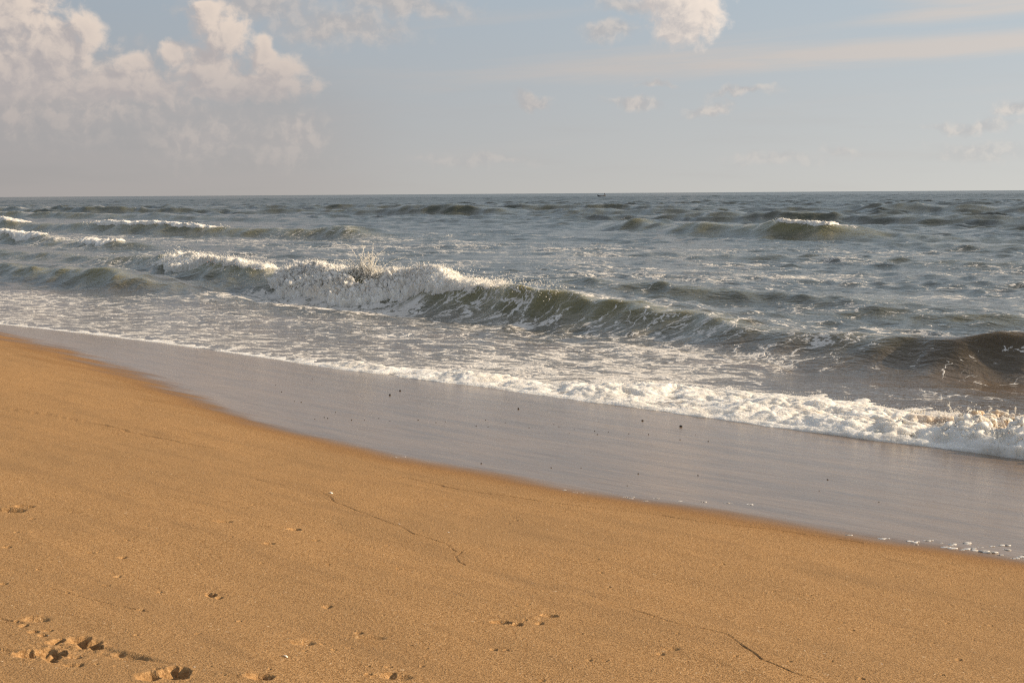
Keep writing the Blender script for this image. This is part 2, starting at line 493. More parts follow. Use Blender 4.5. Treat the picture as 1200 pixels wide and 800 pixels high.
def foam_material(name='white_foam', silty=0.0):
    m, t, out = new_mat(name)
    pos = t.node('ShaderNodeNewGeometry').outputs['Position']
    silt = t.attr('silt')['Fac']
    c = t.mix(t.rng(t.noise(pos, 2.2, 4, 0.6), 0.3, 0.7), (0.86, 0.83, 0.78), (0.70, 0.655, 0.59))
    sn = t.rng(t.add(t.noise(t.vm('ADD', pos, (5, 1, 0)), 3.4, 5, 0.65), silt), 0.82, 1.30)
    c = t.mix(sn, c, (0.47, 0.325, 0.19))
    b1 = t.voro(pos, 34.0, 'SMOOTH_F1', 0.3); b2 = t.noise(pos, 90.0, 3, 0.6); b3 = t.noise(pos, 14.0, 4, 0.65)
    nb = t.bump(b3, 0.014); nb = t.bump(b1, -0.006, 1.0, nb); nb = t.bump(b2, 0.002, 1.0, nb)
    p = princ(t, Base_Color=c, Roughness=t.rng(sn, 0, 1, 0.6, 0.2, 'LINEAR'), Normal=nb)
    p.inputs['Specular IOR Level'].default_value = 0.35
    t.put(p.inputs['Subsurface Weight'], 0.6)
    p.inputs['Subsurface Radius'].default_value = (0.16, 0.15, 0.13); p.inputs['Subsurface Scale'].default_value = 1.0
    t.l.new(p.outputs[0], out.inputs[0])
    return m


def plain_material(name, col, rough=0.6, bump=0.0, scale=40.0, var=0.25, spec=0.4):
    m, t, out = new_mat(name)
    pos = t.node('ShaderNodeTexCoord').outputs['Object']
    n = t.noise(pos, scale, 4, 0.6)
    c = t.mix(t.rng(n, 0.3, 0.7), tuple(v * (1 - var) for v in col), tuple(min(1, v * (1 + var)) for v in col))
    p = princ(t, Base_Color=c, Roughness=rough)
    if bump: t.put(p.inputs['Normal'], t.bump(n, bump))
    p.inputs['Specular IOR Level'].default_value = spec
    t.l.new(p.outputs[0], out.inputs[0])
    return m




def spray_material():
    m, t, out = new_mat('water_spray')
    pos = t.node('ShaderNodeNewGeometry').outputs['Position']
    c = t.mix(t.rng(t.noise(pos, 30.0, 2, 0.6), 0.3, 0.7), (0.96, 0.95, 0.92), (0.90, 0.88, 0.84))
    a = t.node('ShaderNodeBsdfDiffuse'); b = t.node('ShaderNodeBsdfTranslucent'); t.put(a.inputs[0], c); t.put(b.inputs[0], c)
    mx = t.node('ShaderNodeMixShader'); mx.inputs[0].default_value = 0.65
    t.l.new(a.outputs[0], mx.inputs[1]); t.l.new(b.outputs[0], mx.inputs[2]); t.l.new(mx.outputs[0], out.inputs[0])
    return m


M_SAND, M_SEA, M_FOAM, M_SPRAY = sand_material(), sea_material(), foam_material(), spray_material()


# ------------------------------------------------------------------ the beach, one sheet from behind the camera down under the sea
def build_beach():
    r = rows((0.5, 4.7, 0.05, 'g'), (4.7, 14.0, 0.00145, 'g'), (14.0, 45.0, 0.007, 'g'), (45.0, 60000.0, 0.10, 'g'))
    th = angles(0.42, 0.00085)
    Rr, T = np.meshgrid(r, th, indexing='ij')
    x = Rr * np.sin(T); y = Rr * np.cos(T)
    s, t = xy2st(x, y)
    z = sand_base(s, t)
    tw = t_wet(s)
    # ease the slope change at the wet line, gentle undulation on the dry sand
    dry = sstep(0.4, -1.2, t - tw)
    near = sstep(60, 20, Rr)
    z += near * dry * (0.012 * fbm(s * 0.5, t * 0.9, 3, 3) + 0.0035 * fbm(s * 2.2, t * 4.0, 3, 9))
    z += near * 0.0012 * fbm(s * 1.2, t * 7.0, 3, 19)
    mark = np.zeros_like(z)

    def local(px, py, rad):
        hx, hy, hz = sand_hit(px, py)
        i0, i1 = np.searchsorted(r, [math.hypot(hx, hy) - rad, math.hypot(hx, hy) + rad])
        a = math.atan2(hx, hy); da = rad / math.hypot(hx, hy)
        j0, j1 = np.searchsorted(th, [a - da, a + da])
        return hx, hy, slice(i0, i1), slice(j0, j1)

    def dent(px, py, lx, ly, depth, ang=0.0, rim=0.35, rough=0.30, sharp=2.0, mk=0.0, seed=1):
        """a hollow of half size lx by ly (metres) pressed into the sand, with a pushed-up rim"""
        hx, hy, si, sj = local(px, py, 4.5 * max(lx, ly))
        X = x[si, sj] - hx; Y = y[si, sj] - hy
        c_, s_ = math.cos(ang), math.sin(ang)
        a = (X * c_ + Y * s_) / lx; b = (-X * s_ + Y * c_) / ly
        a = np.where(a > 0, a * 1.9, a * 0.8)                 # steep on one side
        n = fbm(x[si, sj] * 22, y[si, sj] * 22, 3, seed)
        d = np.sqrt(a * a + b * b) * (1 + rough * n)
        z[si, sj] += -depth * np.exp(-d ** (2 * sharp)) + rim * depth * bell(d, 1.45, 0.38) * (0.7 + 0.8 * n)
        if mk: mark[si, sj] = np.maximum(mark[si, sj], mk * np.exp(-d ** 4))

    # trampled cluster, lower left corner
    for k, (px, py, lx, ly, dp, an) in enumerate([
            (35, 768, .034, .050, .065, .3), (57, 766, .046, .046, .065, 0), (72, 766, .036, .034, .05, .4), (64, 772, .03, .03, .04, .1), (97, 751, .040, .046, .045, -.2), (108, 756, .044, .050, .05, -.3), (116, 759, .02, .03, .026, 0),
            (30, 734, .018, .02, .020, 0), (41, 742, .022, .016, .014, -.3), (52, 746, .018, .014, .013, 0), (58, 740, .02, .014, .012, 0),
            (72, 752, .025, .03, .018, .3), (66, 754, .03, .02, .014, 0), (90, 770, .028, .02, .012, 0), (84, 780, .022, .016, .012, 0), (94, 780, .016, .02, .014, 0),
            (64, 776, .016, .014, .012, 0), (48, 726, .055, .045, .010, 0), (160, 771, .10, .035, .010, -.25),
            (181, 793, .044, .048, .050, 0), (212, 790, .052, .060, .065, 0), (196, 788, .022, .03, .022, 0), (205, 784, .02, .02, .02, 0),
            (14, 597, .15, .06, .020, -.1), (32, 593, .07, .04, .018, 0), (312, 794, .050, .030, .026, 0), (285, 790, .07, .05, -.008, 0),
            (250, 696, .022, .03, .020, 0), (258, 699, .014, .02, .014, 0), (246, 694, .014, .012, .012, 0),
            (266, 611, .055, .03, .010, 0), (348, 620, .040, .030, .020, 0), (330, 618, .1, .02, -.006, 0), (318, 638, .03, .02, .012, 0), (372, 633, .02, .014, .008, 0),
            (592, 729, .045, .026, .026, -.1), (608, 731, .026, .024, .024, 0), (634, 730, .016, .018, .012, 0), (648, 722, .040, .022, .020, -.2), (622, 724, .06, .04, -.006, 0),
            (440, 745, .07, .03, .009, 0), (360, 752, .05, .03, .010, 0), (352, 748, .05, .03, -.007, 0), (385, 709, .02, .02, .012, 0), (422, 740, .016, .012, .010, 0),
            (776, 766, .014, .014, .010, 0), (790, 761, .04, .02, .006, 0), (470, 793, .08, .03, .008, 0), (460, 790, .02, .02, .01, 0),
            (145, 653, .02, .018, .012, 0), (139, 675, .014, .014, .010, 0), (108, 647, .014, .012, .01, 0), (150, 632, .012, .01, .008, 0), (188, 693, .012, .012, .008, 0), (166, 715, .016, .014, .012, 0),
            (10, 641, .02, .018, .012, 0), (6, 684, .018, .014, .010, 0), (39, 607, .018, .012, .01, 0), (580, 760, .014, .012, .01, 0)]):
        dent(px, py, lx, ly, dp * (1.25 if dp > .03 else 1.9) if dp > 0 else dp, an, rim=0.06 if dp > 0 else 0, rough=.22, seed=k + 40, sharp=2.2 if dp > .012 else 1.3)
    # loose crumbs thrown out of the prints
    hx, hy, hz = sand_hit(70, 762)
    sel = bell(np.hypot((x - hx), (y - hy) * 0.9), 0, 0.15) * (Rr < 8)
    hx2, hy2, _ = sand_hit(200, 793)
    sel = sel + 0.8 * bell(np.hypot(x - hx2, y - hy2), 0, 0.09) * (Rr < 8)
    ii, jj = np.where(sel > 0.03)
    xa = x[ii, jj]; ya = y[ii, jj]
    z[ii, jj] += sel[ii, jj] * (0.010 * lumps(xa * 36, ya * 36, 4) - 0.010 + 0.005 * fbm(xa * 16, ya * 16, 3, 8))
    # scattered small pits
    for k in range(150):
        px = random.uniform(-60, 1260); py = random.uniform(560, 800)
        if py < 560 + (px - 500) * 0.16 + 24: continue
        dent(px, py, random.uniform(.006, .016), random.uniform(.006, .014), random.uniform(.004, .010), random.uniform(-1, 1), seed=k)

    def groove(pts, width, depth, mk=0.0, wob=0.01, seed=0, rim=0.25):
        w = [sand_hit(*p)[:2] for p in pts]
        for (ax, ay), (bx, by) in zip(w[:-1], w[1:]):
            L = math.hypot(bx - ax, by - ay)
            mx_, my_ = (ax + bx) / 2, (ay + by) / 2
            rr = math.hypot(mx_, my_); rad = L / 2 + 0.12
            i0, i1 = np.searchsorted(r, [rr - rad, rr + rad]); a = math.atan2(mx_, my_); da = rad / rr
            j0, j1 = np.searchsorted(th, [a - da, a + da]); si, sj = slice(i0, i1), slice(j0, j1)
            X = x[si, sj] - ax; Y = y[si, sj] - ay; ux, uy = (bx - ax) / L, (by - ay) / L
            k = np.clip(X * ux + Y * uy, 0, L)
            n = perlin(x[si, sj] * 6, y[si, sj] * 6, seed) * wob + perlin(x[si, sj] * 19, y[si, sj] * 19, seed + 3) * wob * 0.4
            d = np.hypot(X - k * ux, Y - k * uy)
            side = X * uy - Y * ux
            d = np.where((k > 0) & (k < L), np.abs(side + n), d + np.abs(n))
            br = 0.55 + 0.45 * sstep(-0.3, 0.25, perlin(x[si, sj] * 5 + 9, y[si, sj] * 5, seed + 8))
            z[si, sj] += (-depth * bell(d, 0, width) + rim * depth * bell(d, 2.1 * width, 0.8 * width)) * br
            if mk: mark[si, sj] = np.maximum(mark[si, sj], mk * bell(d, 0, width * 1.1) * br)

    groove([(378, 577), (396, 590), (432, 603), (470, 617), (484, 626), (505, 632), (522, 638), (534, 646)], .0042, .007, .55, .010, 2)
    groove([(542, 646), (534, 651), (537, 657), (545, 661)], .0042, .007, .6, .004, 3)
    groove([(740, 714), (765, 722), (800, 733), (838, 741), (853, 745), (873, 760), (893, 774), (925, 787), (955, 797)], .0042, .007, .6, .008, 4)
    groove([(690, 696), (712, 706), (740, 714)], .008, .004, .2, .012, 6)
    groove([(470, 558), (530, 571), (580, 578), (640, 588), (690, 594), (760, 601), (830, 612), (900, 619), (960, 628), (1010, 636)], .010, .006, .55, .02, 5)
    groove([(300, 562), (340, 570), (378, 577)], .010, .004, .3, .02, 7)
    groove([(0, 478), (60, 486), (130, 500), (180, 512), (250, 526)], .018, .006, .35, .03, 8)
    groove([(60, 690), (90, 698), (115, 704), (150, 713), (172, 717)], .007, .006, .4, .01, 9)
    groove([(0, 725), (25, 731)], .008, .006, .3, .01, 10)
    groove([(112, 758), (140, 766), (165, 772), (198, 778)], .016, .006, .0, .01, 11, .4)
    groove([(0, 761), (30, 766)], .014, .008, .2, .01, 12)
    # damp from the last wash of water
    wet = sstep(-0.75 - 0.5 * sstep(12, 20, s), 0.75 + 0.9 * sstep(11, 18, s), t - tw + 0.10 * fbm(s * 0.9, t * 1.5, 3, 33))
    f = grid_faces(len(r), len(th))
    cap = len(r) * len(th)
    o = mesh_obj('beach', np.stack([x, y, z], -1).reshape(-1, 3), f, M_SAND, {'wet': wet, 'mark': mark})
    return tag(o, 'golden sand beach sloping down to a glossy wet strip by the water', 'beach', kind='structure')


build_beach()


# ------------------------------------------------------------------ the sea surface
# breakers: crest line t(s), height h(s), front width, back width, forward lean
BREAK = [
    dict(tc=smooth_knots([(0, 20.9), (5, 20.6), (8.9, 20.05), (11.4, 19.5), (13.5, 20.0), (15.7, 21.2), (23.1, 22.9), (26.3, 23.5), (28.0, 23.0), (31.9, 23.7), (36.7, 24.8), (44, 27.4), (60, 29)]),
         h=smooth_knots([(-6, .3), (2, .42), (5, .50), (8.9, .52), (10.6, .42), (12.2, .32), (14, .32), (16.5, .42), (20, .56), (24, .64), (27, .66), (29.5, .68), (31.5, .54), (33, .46), (36, .54), (40, .50), (44, .42), (50, .3), (80, .2)]),
         wf=0.95, wb=2.4, lean=0.55, seed=1),
    dict(tc=smooth_knots([(30, 21.0), (36, 20.9), (37.6, 20.9), (41, 21.4), (48, 22.3), (60, 24)]), h=smooth_knots([(30, 0), (33, 0.08), (36, .36), (38, .46), (42, .40), (47, .3), (60, .1), (70, 0)]),
         wf=0.7, wb=1.7, lean=0.4, seed=2),
    dict(tc=smooth_knots([(14, 27.5), (20, 27.6), (24, 27.9), (30, 29)]), h=smooth_knots([(13, 0), (16, .14), (19.5, .15), (23, .26), (26, .18), (29, 0)]), wf=0.8, wb=1.8, lean=0.3, seed=3),
    dict(tc=smooth_knots([(10, 27), (14, 26.2), (18, 25.5)]), h=smooth_knots([(4, 0), (7, .12), (11, .17), (14, .15), (18, .0)]), wf=0.8, wb=1.6, lean=0.3, seed=4),
    dict(tc=smooth_knots([(58, 51), (68, 54.2), (84, 52.6), (100, 53), (113, 54), (150, 56)]), h=smooth_knots([(60, 0), (64, .3), (68, .75), (72, .55), (77, .5), (84, .68), (92, .70), (98, .6), (106, .5), (113, .75), (125, .7), (150, .45), (180, .3)]),
         wf=1.5, wb=3.6, lean=0.6, seed=5),
    dict(tc=smooth_knots([(30, 68), (40, 69), (47, 69.6), (55, 72.8), (66.7, 80.5), (75, 85)]), h=smooth_knots([(26, .0), (34, .18), (40, .35), (43.5, .85), (46.5, 1.05), (49.5, .80), (52, .60), (55.5, .72), (59, .42), (64.5, .35), (67, .75), (70, .3), (76, 0)]),
         wf=1.8, wb=4.2, lean=0.6, seed=6),
    dict(tc=smooth_knots([(60, 35.5), (64, 35.5), (76, 37.6), (90, 40)]), h=smooth_knots([(58, 0), (62, .35), (66, .42), (70, .25), (74, .5), (82, .6), (95, .4), (120, 0)]), wf=1.0, wb=2.2, lean=0.5, seed=7),
    dict(tc=smooth_knots([(90, 118), (127, 122), (160, 124), (200, 110), (260, 110)]), h=smooth_knots([(60, 0), (85, .35), (105, .9), (118, .6), (130, 1.1), (150, .8), (170, .5), (200, 1.0), (240, .8), (300, .4)]), wf=2.6, wb=6, lean=0.6, seed=8),
    dict(tc=smooth_knots([(100, 86), (170, 84.5), (230, 86)]), h=smooth_knots([(100, 0), (140, .4), (165, .7), (200, .7), (250, .5)]), wf=1.8, wb=4.5, lean=0.6, seed=9),
    dict(tc=smooth_knots([(-10, 106), (20, 104), (60, 105), (90, 108)]), h=smooth_knots([(-20, 0), (-5, .6), (10, .9), (24, .4), (36, .8), (55, .6), (80, .7), (100, 0)]), wf=2.4, wb=5, lean=0.5, seed=10),
    dict(tc=smooth_knots([(0, 150), (60, 152), (140, 158), (260, 160)]), h=smooth_knots([(-30, .3), (10, .9), (40, .4), (70, 1.0), (100, .5), (150, .9), (260, .5)]), wf=3, wb=6, lean=0.5, seed=11),
    dict(tc=smooth_knots([(10, 45.5), (25, 46.5), (42, 47)]), h=smooth_knots([(6, 0), (12, .10), (20, .16), (30, .12), (38, .14), (44, .0)]), wf=1.2, wb=2.4, lean=0.3, seed=12),
    dict(tc=smooth_knots([(0, 59), (20, 60), (36, 60.5)]), h=smooth_knots([(-6, 0), (4, .18), (14, .14), (24, .22), (34, .16), (40, 0)]), wf=1.4, wb=2.8, lean=0.3, seed=13),
]

_n = 66
_lam = np.exp(np.linspace(math.log(0.42), math.log(21.0), _n)) * RNG.uniform(.92, 1.08, _n)
_dir = RNG.normal(0, 0.62, _n)                       # spread about the shoreward direction
_ph = RNG.uniform(0, 6.283, _n)
_slope = 0.058 * np.where(_lam < 1.0, 0.95, 1.0) * np.interp(_lam, [2.0, 4.0, 8.0, 21.0], [1.0, 0.62, 0.34, 0.22])


def sea_at(s, t, dr):
    """surface position and attributes over shore coordinates s, t; dr is the local sampling step"""
    te = t_edge(s)
    d = t - te
    sand = sand_base(s, t)
    film = 0.003 + 0.042 * sstep(-0.02, 0.5, d) + 0.03 * sstep(0.3, 2.0, d)
    lev = sand + film
    base = np.where(lev > 0.02, lev, 0.02 - 0.04 * (1 - np.exp((lev - 0.02) / 0.04)))
    base = np.where(d < 0, sand - 0.25 * np.minimum(-d, 0.3), base)
    ds = np.zeros_like(s); dt = np.zeros_like(s); z = base.copy()
    calm = sstep(0.2, 3.5, d) * (0.22 + 0.78 * sstep(3.5, 10.0, d))
    zone_s = 1.0 + 0.5 * sstep(40, 100, t); zone_m = 0.46 + 1.4 * sstep(55, 110, t); zone_l = 0.40 + 1.1 * sstep(60, 120, t)
    gust = 0.75 + 0.45 * fbm(s * 0.06, t * 0.09, 2, 77)
    ws = s + 1.1 * perlin(s * 0.16, t * 0.16, 51); wt = t + 1.1 * perlin(s * 0.16, t * 0.16, 52)
    for lam, di, ph, sl_ in zip(_lam, _dir, _ph, _slope):
        fade = sstep(2.2, 4.0, lam / dr)
        if not fade.any(): continue
        k = 2 * math.pi / lam; A = sl_ / k
        ks, kt = math.sin(di), -math.cos(di)
        arg = k * (ks * ws + kt * wt) + ph
        a = A * calm * gust * fade * (zone_s if lam < 1.6 else zone_m if lam < 4.0 else zone_l)
        z += a * np.cos(arg)
        ds -= ks * a * 0.9 * np.sin(arg); dt -= kt * a * 0.9 * np.sin(arg)
    crest = np.zeros_like(s); hmax = np.zeros_like(s); face = np.zeros_like(s); lip = np.zeros_like(s)
    for b in BREAK:
        tau = t - b['tc'](s)
        m = (tau > -7 * b['wf']) & (tau < 4 * b['wb'])
        if not m.any(): continue
        S_, T_ = s[m], t[m]
        sc = 1.0 / (1.4 * b['wf'])
        hh = b['h'](S_) * (1 + 0.15 * perlin(S_ * 0.45 * sc, T_ * 0.12 * sc, 60 + b['seed']) + 0.08 * perlin(S_ * 1.6 * sc, T_ * 0.5 * sc, 80 + b['seed']))
        q = tau[m] + b['wf'] * (0.42 * perlin(S_ * 0.5 * sc, T_ * 0.2 * sc, 20 + b['seed']) + 0.16 * perlin(S_ * 1.7 * sc, T_ * 0.55 * sc, 30 + b['seed']))
        fr = np.exp(-(np.abs(q) / b['wf']) ** 1.7); bk = np.exp(-(q / b['wb']) ** 1.5 * (q > 0)) * 0.75 + 0.25 * np.exp(-(q * (q > 0) / (2.2 * b['wb'])))
        prof = np.where(q < 0, fr, bk)
        trough = -0.16 * bell(q, -2.0 * b['wf'], 0.9 * b['wf'])
        hgt = hh * (prof + trough)
        z[m] += hgt
        dt[m] -= b['lean'] * hh * prof ** 2
        hb = np.clip(hh / (0.55 * b['wf'] + 0.18), 0, 1.2)
        crest[m] = np.maximum(crest[m], np.clip(hb * np.where(q < 0, np.exp(-(np.abs(q + 0.15 * b['wf']) / (1.05 * b['wf'])) ** 2), np.exp(-(q / (0.45 * b['wf'])) ** 2)), 0, 1))
        face[m] = np.maximum(face[m], sstep(0.15, 0.5, hb) * sstep(-2.6 * b['wf'], -1.8 * b['wf'], q) * sstep(0.9 * b['wf'], 0.2 * b['wf'], q))
        lip[m] = np.maximum(lip[m], hb * bell(q, 0.30 * b['wf'], 0.42 * b['wf']))
    crest *= 1 - 0.6 * sstep(76, 100, t)
    return s + ds, t + dt, z, d, crest, face, lip


def sea_foam_amount(s, t, d, face, lip):
    n1 = fbm(s * 0.22, t * 0.34, 4, 101); n2 = fbm(s * 0.09, t * 0.16, 3, 131)
    inside = sstep(-0.02, 0.06, d)
    f = np.zeros_like(s)
    def zone(a, s0, s1, t0, t1, es=1.5, et=0.8):
        return a * sstep(s0 - es, s0 + es, s) * sstep(s1 + es, s1 - es, s) * sstep(t0 - et, t0 + et, t) * sstep(t1 + et, t1 - et, t)
    f = np.maximum(f, zone(.44, 15, 400, 12.0, 18.6, 1.5, 1.2) * (0.95 + 0.35 * n1))
    f = np.maximum(f, zone(.66, 10.2, 16.5, 12.0, 15.6, 1.2, 0.7) * (0.95 + 0.3 * n1))
    f = np.maximum(f, zone(.56, 11.2, 17.0, 15.0, 19.2, 1.0, 0.8) * (0.9 + 0.55 * n1))
    f = np.maximum(f, zone(.66, -10, 11.0, 12.0, 14.6, 0.8, 0.5) * (0.95 + 0.3 * n1))
    f = np.maximum(f, zone(.22, -10, 11.0, 14.6, 18.5, 1.0, 0.5) * (0.8 + 0.9 * n1))
    f = np.maximum(f, zone(.40, 16, 34, 17.6, 20.6, 2.0, 0.8) * (0.85 + 0.5 * n1))
    f = np.maximum(f, zone(.80, 24.5, 32.5, 20.3, 22.6, 0.8, 0.6) * (0.9 + 0.5 * n1))
    f = np.maximum(f, zone(.44, 13.0, 25, 19.2, 23.4, 1.5, 0.6) * (0.9 + 0.5 * n1))
    f = np.maximum(f, zone(.46, 2, 13.5, 18.0, 21.0, 1.2, 0.6) * (0.85 + 0.7 * n1))
    f = np.maximum(f, zone(.48, 5, 27, 21.2, 24.0, 1.5, 0.7) * (0.8 + 0.7 * n1))
    f = np.maximum(f, zone(.34, -20, 60, 23.5, 31.0, 4, 1.5) * (0.8 + 0.9 * n1))
    f = np.maximum(f, zone(.41, 14, 60, 29.0, 44.0, 6, 3.0) * (0.75 + 0.9 * n1))
    f = np.maximum(f, zone(.45, 34, 75, 41.0, 55.0, 5, 3.0) * (0.80 + 0.8 * n1))
    f = np.maximum(f, zone(.33, -30, 40, 31.0, 58.0, 6, 4.0) * (0.75 + 1.0 * n1))
    f = np.maximum(f, zone(.42, 60, 200, 33, 50.0, 5, 3.0) * (0.75 + 1.0 * n1))
    f = np.maximum(f, zone(.30, 20, 160, 52.0, 66.0, 8, 4.0) * (0.6 + 1.1 * n1))
    f = np.maximum(f, zone(.16, -200, 500, 60.0, 200.0, 20, 8.0) * (0.6 + 1.2 * n1))
    # lips that are just spilling
    f = np.maximum(f, zone(.85, 6, 30, 19, 25) * lip * (0.75 + 0.5 * n1))
    f = np.maximum(f, zone(.95, 72, 76, 50, 60, 2, 2) * lip)
    f = np.maximum(f, zone(.95, 42, 47, 66, 74, 1.2, 2) * lip)
    f = np.maximum(f, zone(1.0, 80, 135, 48, 62, 6, 3) * lip * sstep(-0.3, 0.3, n2 + 0.15))
    f = np.maximum(f, zone(1.0, 150, 260, 80, 92, 8, 3) * lip * (0.9 + .4 * n1))
    f = np.maximum(f, zone(.9, 185, 260, 104, 124, 10, 4) * lip * (0.9 + .4 * n1))
    f = np.maximum(f, zone(.8, 61, 92, 32, 44, 2, 2) * lip * (0.8 + .6 * n1))
    return np.clip(f * inside, 0, 1)


def build_sea():
    r = rows((9.5, 150.0, 0.0042, 'g'), (150.0, 400.0, 0.66, 'a'), (400.0, 1100.0, 1.4, 'a'), (1100.0, 60000.0, 0.03, 'g'))
    th = angles(0.47, 0.00098)
    Rr, T = np.meshgrid(r, th, indexing='ij')
    x = Rr * np.sin(T); y = Rr * np.cos(T)
    s, t = xy2st(x, y)
    keep = t > t_edge(s) - 0.25
    f = grid_faces(len(r), len(th), keep)
    used = np.zeros(s.size, bool); used[f.ravel()] = True
    idx = np.cumsum(used) - 1
    s = s.ravel()[used]; t = t.ravel()[used]; Rf = Rr.ravel()[used]; Tf = T.ravel()[used]
    dr = np.maximum(np.where(Rf < 400, np.minimum(0.0042 * Rf, 0.66), np.where(Rf < 1100, 1.3, 0.03 * Rf)), np.where(np.abs(Tf) > 0.47, 0.05 * Rf, 0))
    s2, t2, z, d, crest, face, lip = sea_at(s, t, dr)
    foam = sea_foam_amount(s, t, d, face, lip)
    sed = sstep(24, 13.5, t + 1.2 * fbm(s * 0.3, t * 0.3, 2, 41) - 3.0 * sstep(14, 6, s)) * 0.95 + 0.12 * sstep(60, 20, t)
    X, Y = st2xy(s2, t2)
    co = np.stack([X, Y, z], -1)
    o = mesh_obj('sea', co, idx[f], M_SEA, {'foam': foam, 'face': face, 'sed': np.clip(sed, 0, 1), 'crest': crest}, vecs={'st': np.stack([s, t, np.zeros_like(s)], -1)})
    return tag(o, 'grey green sea with rows of breaking waves and streaks of foam', 'sea', kind='structure')


build_sea()


# ------------------------------------------------------------------ thick foam, built as raised lumpy masses on the water
def foam_patch(name, s0, s1, t0, t1, ds, dt, fn, parent=None, silt=None, over=0.5, crisp=0.0):
    s, t = np.meshgrid(np.arange(s0, s1, ds), np.arange(t0, t1, dt), indexing='ij')
    dr = np.full(s.shape, 0.09)
    s2, t2, z, d, crest, face, lip = sea_at(s, t, dr)
    mask, thick, size = fn(s, t, d, s2, t2, z)
    w1 = 0.06 * fbm(s * 5, t * 5, 2, 7)
    big = lumps(s / size + w1, t / size, 11); med = lumps(s / size * 2.6, t / size * 2.6 + w1, 12); fine = lumps(s / size * 6.5, t / size * 6.5, 13)
    b = 0.52 * big + 0.30 * med + (0.10 + 0.16 * crisp) * fine + 0.14 * crisp * lumps(s / size * 15, t / size * 15, 23) + (0.16 + 0.3 * crisp) * fbm(s / size * 3, t / size * 3, 4, 14)
    m = np.clip(mask + (0.55 + 0.3 * crisp) * fbm(s / size * (0.9 + 0.5 * crisp), t / size * (0.9 - 0.35 * crisp), 5, 15), 0, None)
    m = m * sstep(0.02, 0.30, mask)
    k = sstep(0.30, 0.85, m)
    h = thick * k * (0.35 + 1.0 * b)
    z2 = z + h - 0.03 * (1 - sstep(0.25, 0.45, m))
    t3 = t2 - over * thick * k * (0.4 * big + 0.6 * med) + 0.25 * thick * k * fbm(s / size * 4, t / size * 4, 3, 16)
    s3 = s2 + 0.25 * thick * k * fbm(s / size * 4, t / size * 4, 3, 18)
    f = grid_faces(*s.shape, keep=(m > 0.27))
    X, Y = st2xy(s3, t3)
    at_ = {'silt': (silt(s, t) if silt else np.zeros_like(s))}
    co, f, at_, _ = compact(np.stack([X, Y, z2], -1).reshape(-1, 3), f, at_, {})
    o = mesh_obj(name, co, f, M_FOAM, at_)
    if parent: o.parent = parent
    return o


ICO_V = None


def ico():
    g = (1 + 5 ** .5) / 2
    v = np.array([(-1, g, 0), (1, g, 0), (-1, -g, 0), (1, -g, 0), (0, -1, g), (0, 1, g), (0, -1, -g), (0, 1, -g), (g, 0, -1), (g, 0, 1), (-g, 0, -1), (-g, 0, 1)], float)
    v /= np.linalg.norm(v[0])
    f = [(0, 11, 5), (0, 5, 1), (0, 1, 7), (0, 7, 10), (0, 10, 11), (1, 5, 9), (5, 11, 4), (11, 10, 2), (10, 7, 6), (7, 1, 8),
         (3, 9, 4), (3, 4, 2), (3, 2, 6), (3, 6, 8), (3, 8, 9), (4, 9, 5), (2, 4, 11), (6, 2, 10), (8, 6, 7), (9, 8, 1)]
    return v, np.array(f)


def froth(patch, n, lift, r0, r1):
    """loose flecks of water lying on and flying off a foam mass, so that its outline is soft"""
    me = patch.data; co = np.empty(len(me.vertices) * 3, np.float32); me.vertices.foreach_get('co', co); co = co.reshape(-1, 3).astype(float)
    nr = np.empty(len(me.vertices) * 3, np.float32); me.vertices.foreach_get('normal', nr); nr = nr.reshape(-1, 3).astype(float)
    k = RNG.choice(np.where((nr[:, 2] > 0.25) | (RNG.uniform(0, 1, len(co)) < 0.15))[0], n)
    h = RNG.exponential(lift, n)
    clump = sstep(-.3, .5, perlin(co[k, 0] * 3.1 + co[k, 2] * 2, co[k, 1] * 3.1, 88))
    p = co[k] + nr[k] * (h * (0.35 + 0.9 * clump))[:, None] + RNG.normal(0, .02, (n, 3)) + np.stack([0 * h, 0 * h, 0.35 * h * clump], -1)
    return p, RNG.uniform(r0, r1, n) * np.exp(-h / (5 * lift))


def droplets(name, pts, radii, parent=None, mat=None):
    v, f = ico()
    pts = np.asarray(pts); radii = np.asarray(radii)
    st = np.stack([RNG.uniform(.7, 1.3, len(pts)), RNG.uniform(.7, 1.3, len(pts)), RNG.uniform(.8, 1.6, len(pts))], -1)
    co = (v[None] * (radii[:, None] * st)[:, None, :] + pts[:, None, :]).reshape(-1, 3)
    ff = (f[None] + (np.arange(len(pts)) * 12)[:, None, None]).reshape(-1, 3)
    o = mesh_obj(name, co, ff, mat or M_SPRAY, {'silt': np.zeros(len(co))})
    if parent: o.parent = parent
    return o


def surf(s, t):
    s = np.atleast_1d(np.asarray(s, float)); t = np.atleast_1d(np.asarray(t, float))
    s2, t2, z, *_ = sea_at(s, t, np.full(s.shape, .09))
    X, Y = st2xy(s2, t2); return np.stack([X, Y, z], -1)


def strands(p0, v0, n, r0, grav, tmax, jit):
    """threads of thrown water: beads along ballistic arcs"""
    m = len(p0); q = (np.arange(n) / n)[None, :, None] * np.asarray(tmax).reshape(-1, 1, 1)
    p = p0[:, None, :] + v0[:, None, :] * q + np.array((0, 0, -0.5 * grav)) * q * q + RNG.normal(0, jit, (m, n, 3))
    r = r0 * (1 - 0.6 * np.arange(n) / n)[None, :] * RNG.uniform(.6, 1.3, (m, n))
    return p.reshape(-1, 3), r.ravel()


def root(name, s, t):
    o = bpy.data.objects.new(name, None); S.collection.objects.link(o)
    return o


A = BREAK[0]


